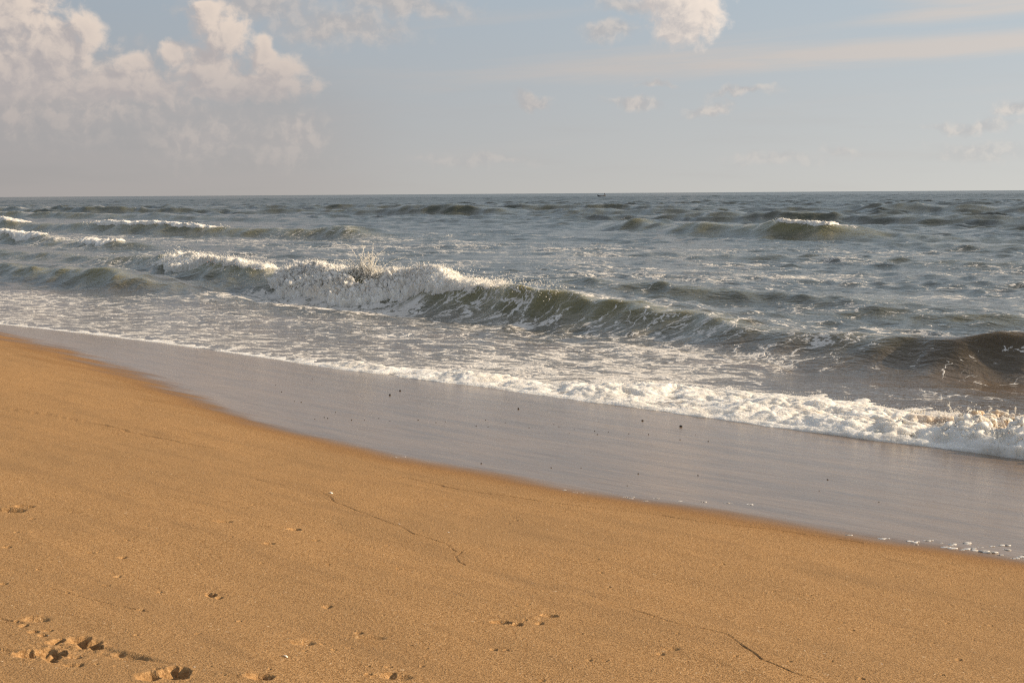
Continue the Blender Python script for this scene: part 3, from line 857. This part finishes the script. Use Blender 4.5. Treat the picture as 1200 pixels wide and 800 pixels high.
def main_foam(s, t, d, s2, t2, z):
    tau = t - A['tc'](s)
    low = np.interp(s, [18, 20, 22.5, 24, 25.5, 27, 28.5, 30, 31.5, 32.5, 34], [-.05, -.10, -.2, -.35, -.75, -1.15, -1.25, -1.3, -1.05, -.6, -.2])
    hi = np.interp(s, [18, 21, 24, 28, 31, 33, 35], [.3, .4, .5, .6, .55, .4, .2])
    low = low + .32 * perlin(s * 0.9, s * 0 + 5.5, 61) * sstep(23, 26, s)
    m = sstep(low - .55, low + .35, tau) * sstep(hi + .25, hi - .15, tau)
    along = sstep(21.0, 25.0, s) * sstep(33.4, 31.6, s) * np.interp(s, [20, 23, 25, 27, 34], [.75, .8, .9, 1.02, 1.02])
    win = bell(s, 28.0, 1.0) * bell(tau, -.28, .28)            # clear glassy window in the falling lip
    m = m * along - 1.1 * win
    thick = 0.07 + 0.13 * sstep(24, 27, s) * sstep(33, 31, s) * sstep(hi + .2, low + .8, tau) + 0.09 * bell(s, 30.6, 0.8)
    thick = thick + 0.11 * sstep(24, 27, s) * lumps(s / .85, t / .75, 66) * sstep(hi, low + .3, tau)
    return m, thick, 0.30


def left_foam(s, t, d, s2, t2, z):
    tau = t - A['tc'](s)
    low = np.interp(s, [33, 35, 38, 41, 44], [-.05, -.1, -.25, -.95, -1.2])
    m = sstep(low - .3, low + .15, tau) * sstep(.75, .45, tau) * sstep(33.4, 34.8, s) * sstep(46.5, 40, s)
    return m * 1.05, 0.09 + 0.11 * sstep(36, 39, s) * sstep(45, 41, s), 0.36


def swash_foam(s, t, d, s2, t2, z):
    wid = np.interp(s, [2, 6, 8, 10, 11.4, 12.4, 13.5, 15.5, 17, 17.6, 19, 40], [2.5, 2.5, 2.8, 2.8, 2.2, 1.5, 1.0, .60, .36, .16, .10, .09])
    m = sstep(-.13, -.05, d) * sstep(wid + .30, wid * 0.7, d) * np.interp(s, [2, 10, 13, 17, 18, 40], [1.02, .98, .86, .82, .7, .62])
    n = fbm(s * 0.8, t * 0.8, 3, 44)
    m = m * (0.74 + 0.42 * n + 0.50 * fbm(s * 2.6, t * 2.6, 3, 47) * sstep(0.15, 0.7, d))
    m = np.maximum(m, 0.95 * sstep(-.12, -.07, d) * sstep(.18, .04, d) * sstep(-.5, .1, n + .35))
    thick = np.interp(s, [2, 5.5, 6.8, 7.8, 9, 12, 15, 17.4, 18, 40], [.38, .36, .22, .12, .085, .075, .06, .05, .022, .022])
    thick = thick * (0.45 + 0.55 * sstep(-.08, .45, d)) * (0.8 + 0.7 * n) * (1 - 0.6 * sstep(1.2, 2.6, d))
    return m, thick, 0.30


def swash_silt(s, t):
    return 0.25 * sstep(11, 8.5, s) * sstep(12.95, 13.5, t) + 0.20 * sstep(8.4, 7.0, s) * sstep(13.2, 14.0, t) + 0.14 * sstep(15, 11, s)


sw = foam_patch('shore_foam', 3.0, 33.0, 12.2, 16.6, 0.022, 0.018, swash_foam, silt=swash_silt, over=0.3)
tag(sw, 'white bubbly foam edge of the spent wave lying on the wet sand', 'sea foam', kind='stuff')

# foaming breaker in the middle
bw = root('breaker_foam', 28, 22)
tag(bw, 'biggest white foaming crest, tumbling on the nearest breaker with a splash thrown above it', 'wave crest', 'foaming wave crests')
fm = foam_patch('foam_mass', 19.0, 34.0, 20.2, 25.4, 0.022, 0.020, main_foam, bw, over=0.5, crisp=0.35)
ss = np.linspace(24, 32, 400); line = surf(ss, A['tc'](ss) - .25)
vx = ray(433, 305); cs_ = float(ss[np.argmin(np.abs(line[:, 0] / line[:, 1] - vx.x / vx.y))])      # crest under the plume
P_, R2 = [], []
n = 60; s_ = cs_ + RNG.normal(0, .36, n); p0 = surf(s_, A['tc'](s_) - .2 + RNG.normal(0, .15, n)) + (0, 0, .02)
up = 3.5 * np.exp(-((s_ - cs_ - .12) / .40) ** 2) + .5
v0 = np.stack([RNG.normal(.35, .62, n), RNG.normal(-.1, .45, n), RNG.uniform(.4, 1, n) * up], -1)
p, q = strands(p0, v0, 60, .0150, 9.0, RNG.uniform(.28, .44, n), .007); P_.append(p); R2.append(q)
n = 1500; s_ = cs_ + RNG.normal(0, .5, n); p = surf(s_, A['tc'](s_) - .2 + RNG.normal(0, .15, n))
hg = .62 * np.exp(-((s_ - cs_) / .45) ** 2) * RNG.uniform(0, 1, n) ** 1.6
P_.append(p + np.stack([RNG.normal(0, .03, n), 0 * hg, hg], -1)); R2.append(np.where(hg > .13, RNG.uniform(.005, .015, n), RNG.uniform(.012, .03, n)))
n = 1500; s_ = RNG.uniform(20.5, 33.0, n); p = surf(s_, A['tc'](s_) - .15 + RNG.normal(0, .30, n))
hg = np.abs(RNG.normal(.05, .09, n)) * (0.6 + 0.9 * sstep(-.2, .5, perlin(s_ * 1.3, s_ * 0, 9)))
P_.append(p + np.stack([RNG.normal(0, .04, n), RNG.normal(0, .04, n), hg + .05], -1)); R2.append(RNG.uniform(.004, .013, n))
p, q = froth(fm, 12000, .032, .006, .014); P_.append(p); R2.append(q)
tag(droplets('spray', np.concatenate(P_), np.concatenate(R2), bw), kind='stuff')

lw = root('breaker_foam', 40, 25)
tag(lw, 'white foaming crest left of the biggest one, above a dark olive wave face', 'wave crest', 'foaming wave crests')
fm = foam_patch('foam_mass', 32.6, 46.0, 22.6, 28.8, 0.035, 0.03, left_foam, lw, over=0.5, crisp=0.35)
n = 700; s_ = RNG.uniform(34.2, 44.5, n); p = surf(s_, A['tc'](s_) - .1 + RNG.normal(0, .25, n))
p = p + np.stack([0 * s_, 0 * s_, np.abs(RNG.normal(.10, .07, n))], -1); p2, q2 = froth(fm, 6000, .032, .007, .016)
tag(droplets('spray', np.concatenate([p, p2]), np.concatenate([RNG.uniform(.006, .015, n), q2]), lw), kind='stuff')

# shore break on the right: thrown drops and threads
P_, R2 = [], []
for (px, py, n, spread, vz) in [(1150, 500, 26, .20, 1.5), (1180, 508, 40, .22, 1.9), (1205, 512, 44, .25, 1.9), (1110, 482, 14, .16, 1.0), (1090, 470, 8, .10, .8), (1060, 500, 10, .14, .7), (1000, 498, 6, .2, .45), (1140, 470, 14, .3, 1.3)]:
    x0, y0 = at(px, py, .22)
    xx = x0 + RNG.normal(0, spread, n); yy = y0 + RNG.normal(0, spread, n)
    s_, t_ = xy2st(xx, yy); t_ = np.maximum(t_, t_edge(s_) + .12)
    v0 = np.stack([RNG.normal(-.05, .45, n), RNG.normal(-.05, .4, n), RNG.uniform(.35, 1, n) * vz], -1)
    p, q = strands(surf(s_, t_) + (0, 0, .06), v0, 40, .0060, 9.0, RNG.uniform(.10, .22, n), .006); P_.append(p); R2.append(q)
n = 900; px = 1090 + 140 * RNG.uniform(0, 1, n) ** .7; py = RNG.normal(503, 11, n) + (px - 1100) * .05
g = np.array([at(a, b, .2) for a, b in zip(px, py)]); s_, t_ = xy2st(g[:, 0], g[:, 1]); ok = t_ > t_edge(s_) + .12
p = surf(s_[ok], t_[ok]); n = len(p)
P_.append(p + np.stack([np.zeros(n), np.zeros(n), np.abs(RNG.normal(.12, .07, n))], -1)); R2.append(RNG.uniform(.002, .0065, n))
p, q = froth(sw, 11000, .010, .002, .0050); ok = (p[:, 0] > 1.0) & (p[:, 0] < 8.5); P_.append(p[ok]); R2.append(q[ok])
o = droplets('shore_spray', np.concatenate(P_), np.concatenate(R2))
tag(o, 'drops and threads of water thrown up by the small shore break', 'sea spray', kind='stuff')


def line_crest(idx, s0, s1, depth, thick, label, size, t0, t1, ds, dt, gaps=0.0, sprayn=0):
    b = BREAK[idx]
    def fn(s, t, d, s2, t2, z):
        tau = t - b['tc'](s)
        n = perlin(s / (6 * size), s * 0 + idx, 71)
        e = sstep(s0, s0 + 0.18 * (s1 - s0), s) * sstep(s1, s1 - 0.18 * (s1 - s0), s)
        dp = depth * (0.65 + 0.6 * n) * e
        m = sstep(-dp - .3 * b['wf'], -dp + .1 * b['wf'], tau) * sstep(.75 * b['wf'], .35 * b['wf'], tau) * e - gaps * sstep(-.1, -.5, n)
        return m * 1.05, thick * (0.55 + 0.5 * e + 0.3 * n), size
    rt = root('breaker_foam', s0, t0)
    tag(rt, label, 'wave crest', 'foaming wave crests')
    foam_patch('foam_mass', s0 - 1, s1 + 1, t0, t1, ds, dt, fn, rt, over=0.4, crisp=0.8)
    if sprayn:
        s_ = RNG.uniform(s0, s1, sprayn); p = surf(s_, b['tc'](s_) - .1 + RNG.normal(0, .3, sprayn))
        tag(droplets('spray', p + np.stack([0 * s_, 0 * s_, np.abs(RNG.normal(.05, .07, sprayn))], -1), RNG.uniform(.010, .024, sprayn), rt), kind='stuff')


line_crest(4, 79, 98, 0.55, .13, 'long white foam crest far out on the left, second breaker row', 0.7, 49.5, 58, .07, .07, .3, 500)
line_crest(4, 108, 135, 0.9, .16, 'white foam crest at the far left edge, in line with the second breaker row', 0.8, 50, 59, .09, .09, .2, 200)
line_crest(6, 72.5, 86, 0.7, .12, 'short ragged foam crest at the left edge, nearer than the second breaker row', 0.5, 35, 42, .06, .06, .3, 200)
line_crest(5, 43.0, 47.6, 0.30, .10, 'thin bright lip of foam on the isolated olive swell far out on the right', 0.35, 66.5, 73, .05, .05, .1, 120)
line_crest(6, 62.0, 67.5, 0.6, .10, 'small isolated patch of foam on a low hump left of the breakers', 0.45, 34, 38.6, .05, .05, .2, 100)


# ------------------------------------------------------------------ small things on the sand
M_PEB = plain_material('dark_stone', (0.035, 0.030, 0.028), 0.35, 0.002, 60)
M_SHELL = plain_material('shell', (0.72, 0.66, 0.58), 0.45, 0.001, 80, 0.12)


def pebble_mesh(seed, rad):
    v, f = ico()
    # one subdivision
    vs = [tuple(p) for p in v]; cache = {}
    def mid(a, b):
        k = (min(a, b), max(a, b))
        if k not in cache:
            p = (np.array(vs[a]) + np.array(vs[b])); p /= np.linalg.norm(p); vs.append(tuple(p)); cache[k] = len(vs) - 1
        return cache[k]
    ff = []
    for a, b, c in f:
        ab, bc, ca = mid(a, b), mid(b, c), mid(c, a)
        ff += [(a, ab, ca), (b, bc, ab), (c, ca, bc), (ab, bc, ca)]
    p = np.array(vs)
    n = 1 + 0.22 * perlin(p[:, 0] * 1.6 + seed * 3.1, p[:, 1] * 1.6 + p[:, 2] * 1.1, seed)
    p = p * n[:, None] * np.array([1.15, .85, .7]) * rad
    return p, np.array(ff)


def pebble(px, py, rad, label, seed, group=None):
    x, y, z = sand_hit(px, py)
    co, f = pebble_mesh(seed, rad)
    o = mesh_obj('pebble', co, f, M_PEB)
    o.location = (x, y, z + rad * 0.38); o.rotation_euler = (0, 0, seed * 1.7)
    tag(o, label, 'pebble', group)
    return o


G = 'dark pebbles on the wet sand'
pebble(457, 463, .016, 'black pebble on the wet sand, lower left one of the close pair near the foam', 1, G)
pebble(469, 458, .013, 'smaller black pebble of the close pair, the one nearer the foam', 2, G)
pebble(607.5, 479, .013, 'lone black pebble on wet sand below the middle of the foam edge', 3, G)
pebble(753, 493, .013, 'black pebble left of the largest one, just below the thick foam', 4, G)
pebble(798, 500, .018, 'largest black pebble, on wet sand below the thick bubbly foam', 5, G)
tiny = [(330, 459), (353, 471), (366, 444), (377, 451), (323, 451), (393, 483), (412, 492), (427, 492), (444, 490), (457, 493), (369, 491), (380, 489), (384, 490), (490, 492),
        (511, 495), (522, 494), (558, 499), (569, 492), (572, 500), (592, 495), (620, 501), (649, 497), (655, 500), (667, 507), (673, 503), (697, 505), (700, 509), (713, 506), (737, 508),
        (760, 509), (797, 515), (815, 509), (830, 517), (646, 548), (748, 555), (735, 569), (681, 548), (564, 543), (818, 557), (970, 562), (300, 445), (345, 470), (960, 575), (1030, 588)]
for k, (px, py) in enumerate(tiny):
    pebble(px, py, .0035 + .0035 * random.random(), 'tiny dark stone, one of those scattered across the wet grey sand', 20 + k, 'tiny stones scattered on the wet sand')


def shell(px, py, size, label, rz, tilt=0.5, group='white shells on the sand'):
    """half of a clam shell: a ribbed fan-shaped cap with thickness"""
    nr, na = 10, 25
    top = []
    for i in range(nr):
        q = (i + 1) / nr
        for j in range(na):
            a = math.radians(-78 + 156 * j / (na - 1))
            rr = size * q * (0.75 + 0.25 * math.cos(a)) * (1 + 0.02 * math.cos(j * math.pi))
            h = size * 0.42 * math.sin(q * math.pi * 0.52) ** 0.8 * math.cos(a * 0.95) ** 0.7 if False else size * 0.34 * (1 - (q - 0.35) ** 2 * 2.2) * max(0.05, math.cos(a)) + size * .012 * math.cos(j * math.pi) * q
            top.append((rr * math.cos(a) - size * .45, rr * math.sin(a), max(h, 0.0)))
    top = np.array(top); bot = top * np.array([.94, .94, 1]) - np.array([0, 0, size * .05])
    co = np.concatenate([top, bot]); n = nr * na
    f = grid_faces(nr, na); f2 = f[:, ::-1] + n
    ed = [( (nr - 1) * na + j, (nr - 1) * na + j + 1, n + (nr - 1) * na + j + 1, n + (nr - 1) * na + j) for j in range(na - 1)]
    ed += [(i * na, (i + 1) * na, n + (i + 1) * na, n + i * na) for i in range(nr - 1)]
    ed += [((i + 1) * na + na - 1, i * na + na - 1, n + i * na + na - 1, n + (i + 1) * na + na - 1) for i in range(nr - 1)]
    o = mesh_obj('shell', co, np.concatenate([f, f2, np.array(ed)]), M_SHELL)
    x, y, z = sand_hit(px, py)
    o.location = (x, y, z + size * .12); o.rotation_euler = (tilt, 0.15, rz)
    tag(o, label, 'shell', group)


shell(388.5, 578.5, .026, 'largest white shell, lying on dry sand at the bend of the thin groove', 0.6, .5)
shell(526, 624, .013, 'small white shell bit right of the groove on dry sand', 2.1, .4)
shell(335, 769, .014, 'small pale shell on the sand between the footprints near the bottom', 1.0, .3)
shell(228, 782, .011, 'tiny white shell chip beside the deep footprint at the bottom left', 2.8, .5)
shell(1034, 779, .011, 'tiny white shell chip alone on smooth sand near the lower right', .3, .5)
shell(468, 614, .011, 'tiny white shell chip left of the groove on dry sand', 1.7, .5)


def bubble_rafts():
    """white scraps of foam left along the upper edge of the wet sand"""
    cs, fs, n0 = [], [], 0
    spots = [(661, 574, .02), (672, 577, .016), (682, 577, .014), (732, 582, .02), (738, 584, .022), (742, 582, .014), (756, 587, .014), (770, 584, .026), (797, 587, .02), (824, 588, .022), (852, 589, .018),
             (857, 589, .01), (878, 591, .024), (992, 627, .028), (1037, 631, .034), (1068, 635, .034), (1075, 638, .016), (1087, 633, .03), (1103, 636, .016), (1117, 638, .04), (1117, 642, .045), (1133, 637, .04),
             (1136, 643, .034), (1146, 645, .03), (1157, 647, .05), (1162, 640, .02), (1176, 639, .03), (1178, 644, .03), (1172, 650, .02), (1188, 654, .02), (1198, 653, .036), (1150, 641, .014), (1128, 644, .018), (1207, 650, .04), (464, 536, .014), (473, 535, .014)]
    for k, (px, py, w) in enumerate(spots):
        x, y, z = sand_hit(px, py)
        for q in range(5):
            p, f = pebble_mesh(100 + k * 5 + q, 1.0)
            dx = RNG.normal(0, .5) * w; dy = RNG.normal(0, .25) * w
            rr = w * RNG.uniform(.35, .7)
            cs.append(p * np.array([rr, rr * .6, rr * .28]) + np.array([x + dx, y + dy, z + rr * .08])); fs.append(f + n0); n0 += len(p)
    co = np.concatenate(cs)
    o = mesh_obj('foam_scraps', co, np.concatenate(fs), M_FOAM, {'silt': np.zeros(len(co))})
    tag(o, 'white scraps of foam stranded along the upper edge of the wet sand', 'sea foam', kind='stuff')


bubble_rafts()


# ------------------------------------------------------------------ fishing boat on the horizon
def skin_mesh(name, verts, edges, rads, mat, parent=None, rootv=0):
    me = bpy.data.meshes.new(name); me.from_pydata(verts, edges, [])
    o = bpy.data.objects.new(name, me); S.collection.objects.link(o)
    o.modifiers.new('skin', 'SKIN'); o.modifiers.new('sub', 'SUBSURF').render_levels = 1
    for i, q in enumerate(rads):
        me.skin_vertices[0].data[i].radius = (q, q); me.skin_vertices[0].data[i].use_root = (i == rootv)
    me.materials.append(mat)
    if parent: o.parent = parent
    return o


def build_boat():
    D = 1000.0
    M_HULL = plain_material('tarred_hull', (0.11, 0.11, 0.115), 0.55, 0.0, 3.0)
    M_WOOD = plain_material('weathered_wood', (0.17, 0.12, 0.08), 0.7, 0.0, 6.0)
    M_SKIN = plain_material('skin', (0.10, 0.055, 0.035), 0.5, 0, 5)
    M_CLOTH = plain_material('dark_cloth', (0.04, 0.045, 0.06), 0.8, 0, 8)
    v = ray(705, 228.0); k = D / v.y
    bx, by = v.x * k, D
    rt = bpy.data.objects.new('fishing_boat', None); S.collection.objects.link(rt)
    rt.location = (bx, by, 0.25); rt.rotation_euler = (0, 0, math.radians(4))
    tag(rt, 'small low dark fishing boat on the horizon with a person standing in it', 'boat')
    # hull: lofted stations along x, raised stem and stern
    ns, nc = 25, 9; co = []; L = 6.0
    for i in range(ns):
        q = -1 + 2 * i / (ns - 1); x = q * L / 2
        w = 0.70 * max(0.02, 1 - abs(q) ** 2.6); sheer = 0.62 + 0.75 * abs(q) ** 3; keel = -0.35 + 0.55 * abs(q) ** 3
        for lay in (0, 1):
            ww = max(w - 0.06 * lay, 0.01)
            for j in range(nc):
                a = math.pi * j / (nc - 1)
                co.append((x, -ww * math.cos(a), keel + 0.06 * lay + (sheer - keel - 0.06 * lay) * (1 - math.sin(a) ** 0.7)))
    co = np.array(co); W = 2 * nc; f = []
    for i in range(ns - 1):
        for j in range(nc - 1):
            a = i * W + j; f.append((a, a + W, a + W + 1, a + 1))
            b = a + nc; f.append((b, b + 1, b + W + 1, b + W))
        for j, flip in ((0, 1), (nc - 1, 0)):
            a = i * W + j; q = (a, a + nc, a + nc + W, a + W); f.append(q if flip else q[::-1])
    mesh_obj('hull', co, np.array(f), M_HULL).parent = rt
    for x in (-1.5, -0.5, 0.5, 1.3):
        w = 0.70 * (1 - abs(x / (L / 2)) ** 2.6) - .05
        c = np.array([(sx * .13 + x, sy * w, .38 + sz * .025) for sx in (-1, 1) for sy in (-1, 1) for sz in (-1, 1)])
        mesh_obj('thwart', c, np.array([(0, 1, 3, 2), (4, 6, 7, 5), (0, 4, 5, 1), (2, 3, 7, 6), (0, 2, 6, 4), (1, 5, 7, 3)]), M_WOOD, smooth=False).parent = rt
    c = np.array([(sx * .45 + 2.0, sy * .40, .66 + sz * .03) for sx in (-1, 1) for sy in (-1, 1) for sz in (-1, 1)])
    mesh_obj('bow_deck', c, np.array([(0, 1, 3, 2), (4, 6, 7, 5), (0, 4, 5, 1), (2, 3, 7, 6), (0, 2, 6, 4), (1, 5, 7, 3)]), M_WOOD, smooth=False).parent = rt
    # standing fisher
    sk = [(0, 0, .95), (0, 0, 1.2), (0, 0, 1.42), (0, 0, 1.52), (0, .02, 1.62), (0, .02, 1.74), (-.18, 0, 1.40), (-.26, .05, 1.12), (-.22, .22, .95), (.18, 0, 1.40), (.27, .05, 1.12), (.22, .22, .98),
          (-.10, 0, .88), (-.12, .02, .48), (-.13, -.02, .06), (-.13, .12, .04), (.10, 0, .88), (.12, .02, .48), (.13, -.02, .06), (.13, .12, .04)]
    ed = [(0, 1), (1, 2), (2, 3), (3, 4), (4, 5), (2, 6), (6, 7), (7, 8), (2, 9), (9, 10), (10, 11), (0, 12), (12, 13), (13, 14), (14, 15), (0, 16), (16, 17), (17, 18), (18, 19)]
    ra = [.15, .14, .16, .06, .10, .08, .07, .05, .035, .07, .05, .035, .10, .07, .05, .04, .10, .07, .05, .04]
    p = skin_mesh('person', sk, ed, ra, M_SKIN)
    p.location = (bx + 2.0, by + .25, .25 + .70)
    tag(p, 'person in dark clothes standing up in the bow of the fishing boat', 'person')
    s2 = skin_mesh('shirt', [(0, 0, .90), (0, 0, 1.15), (0, 0, 1.40), (-.18, 0, 1.40), (-.25, .04, 1.18), (.18, 0, 1.40), (.25, .04, 1.18)], [(0, 1), (1, 2), (2, 3), (3, 4), (2, 5), (5, 6)], [.175, .165, .18, .09, .075, .09, .075], M_CLOTH, p)
    # second one sitting low amidships
    sk = [(0, 0, .12), (0, -.03, .36), (0, -.02, .58), (0, 0, .68), (0, .03, .78), (0, .03, .89), (-.18, 0, .56), (-.24, .12, .34), (-.15, .32, .26), (.18, 0, .56), (.24, .12, .34), (.15, .32, .26),
          (-.10, .08, .10), (-.13, .45, .12), (-.13, .42, -.30), (.10, .08, .10), (.13, .45, .12), (.13, .42, -.30)]
    ed = [(0, 1), (1, 2), (2, 3), (3, 4), (4, 5), (2, 6), (6, 7), (7, 8), (2, 9), (9, 10), (10, 11), (0, 12), (12, 13), (13, 14), (0, 15), (15, 16), (16, 17)]
    return rt


build_boat()
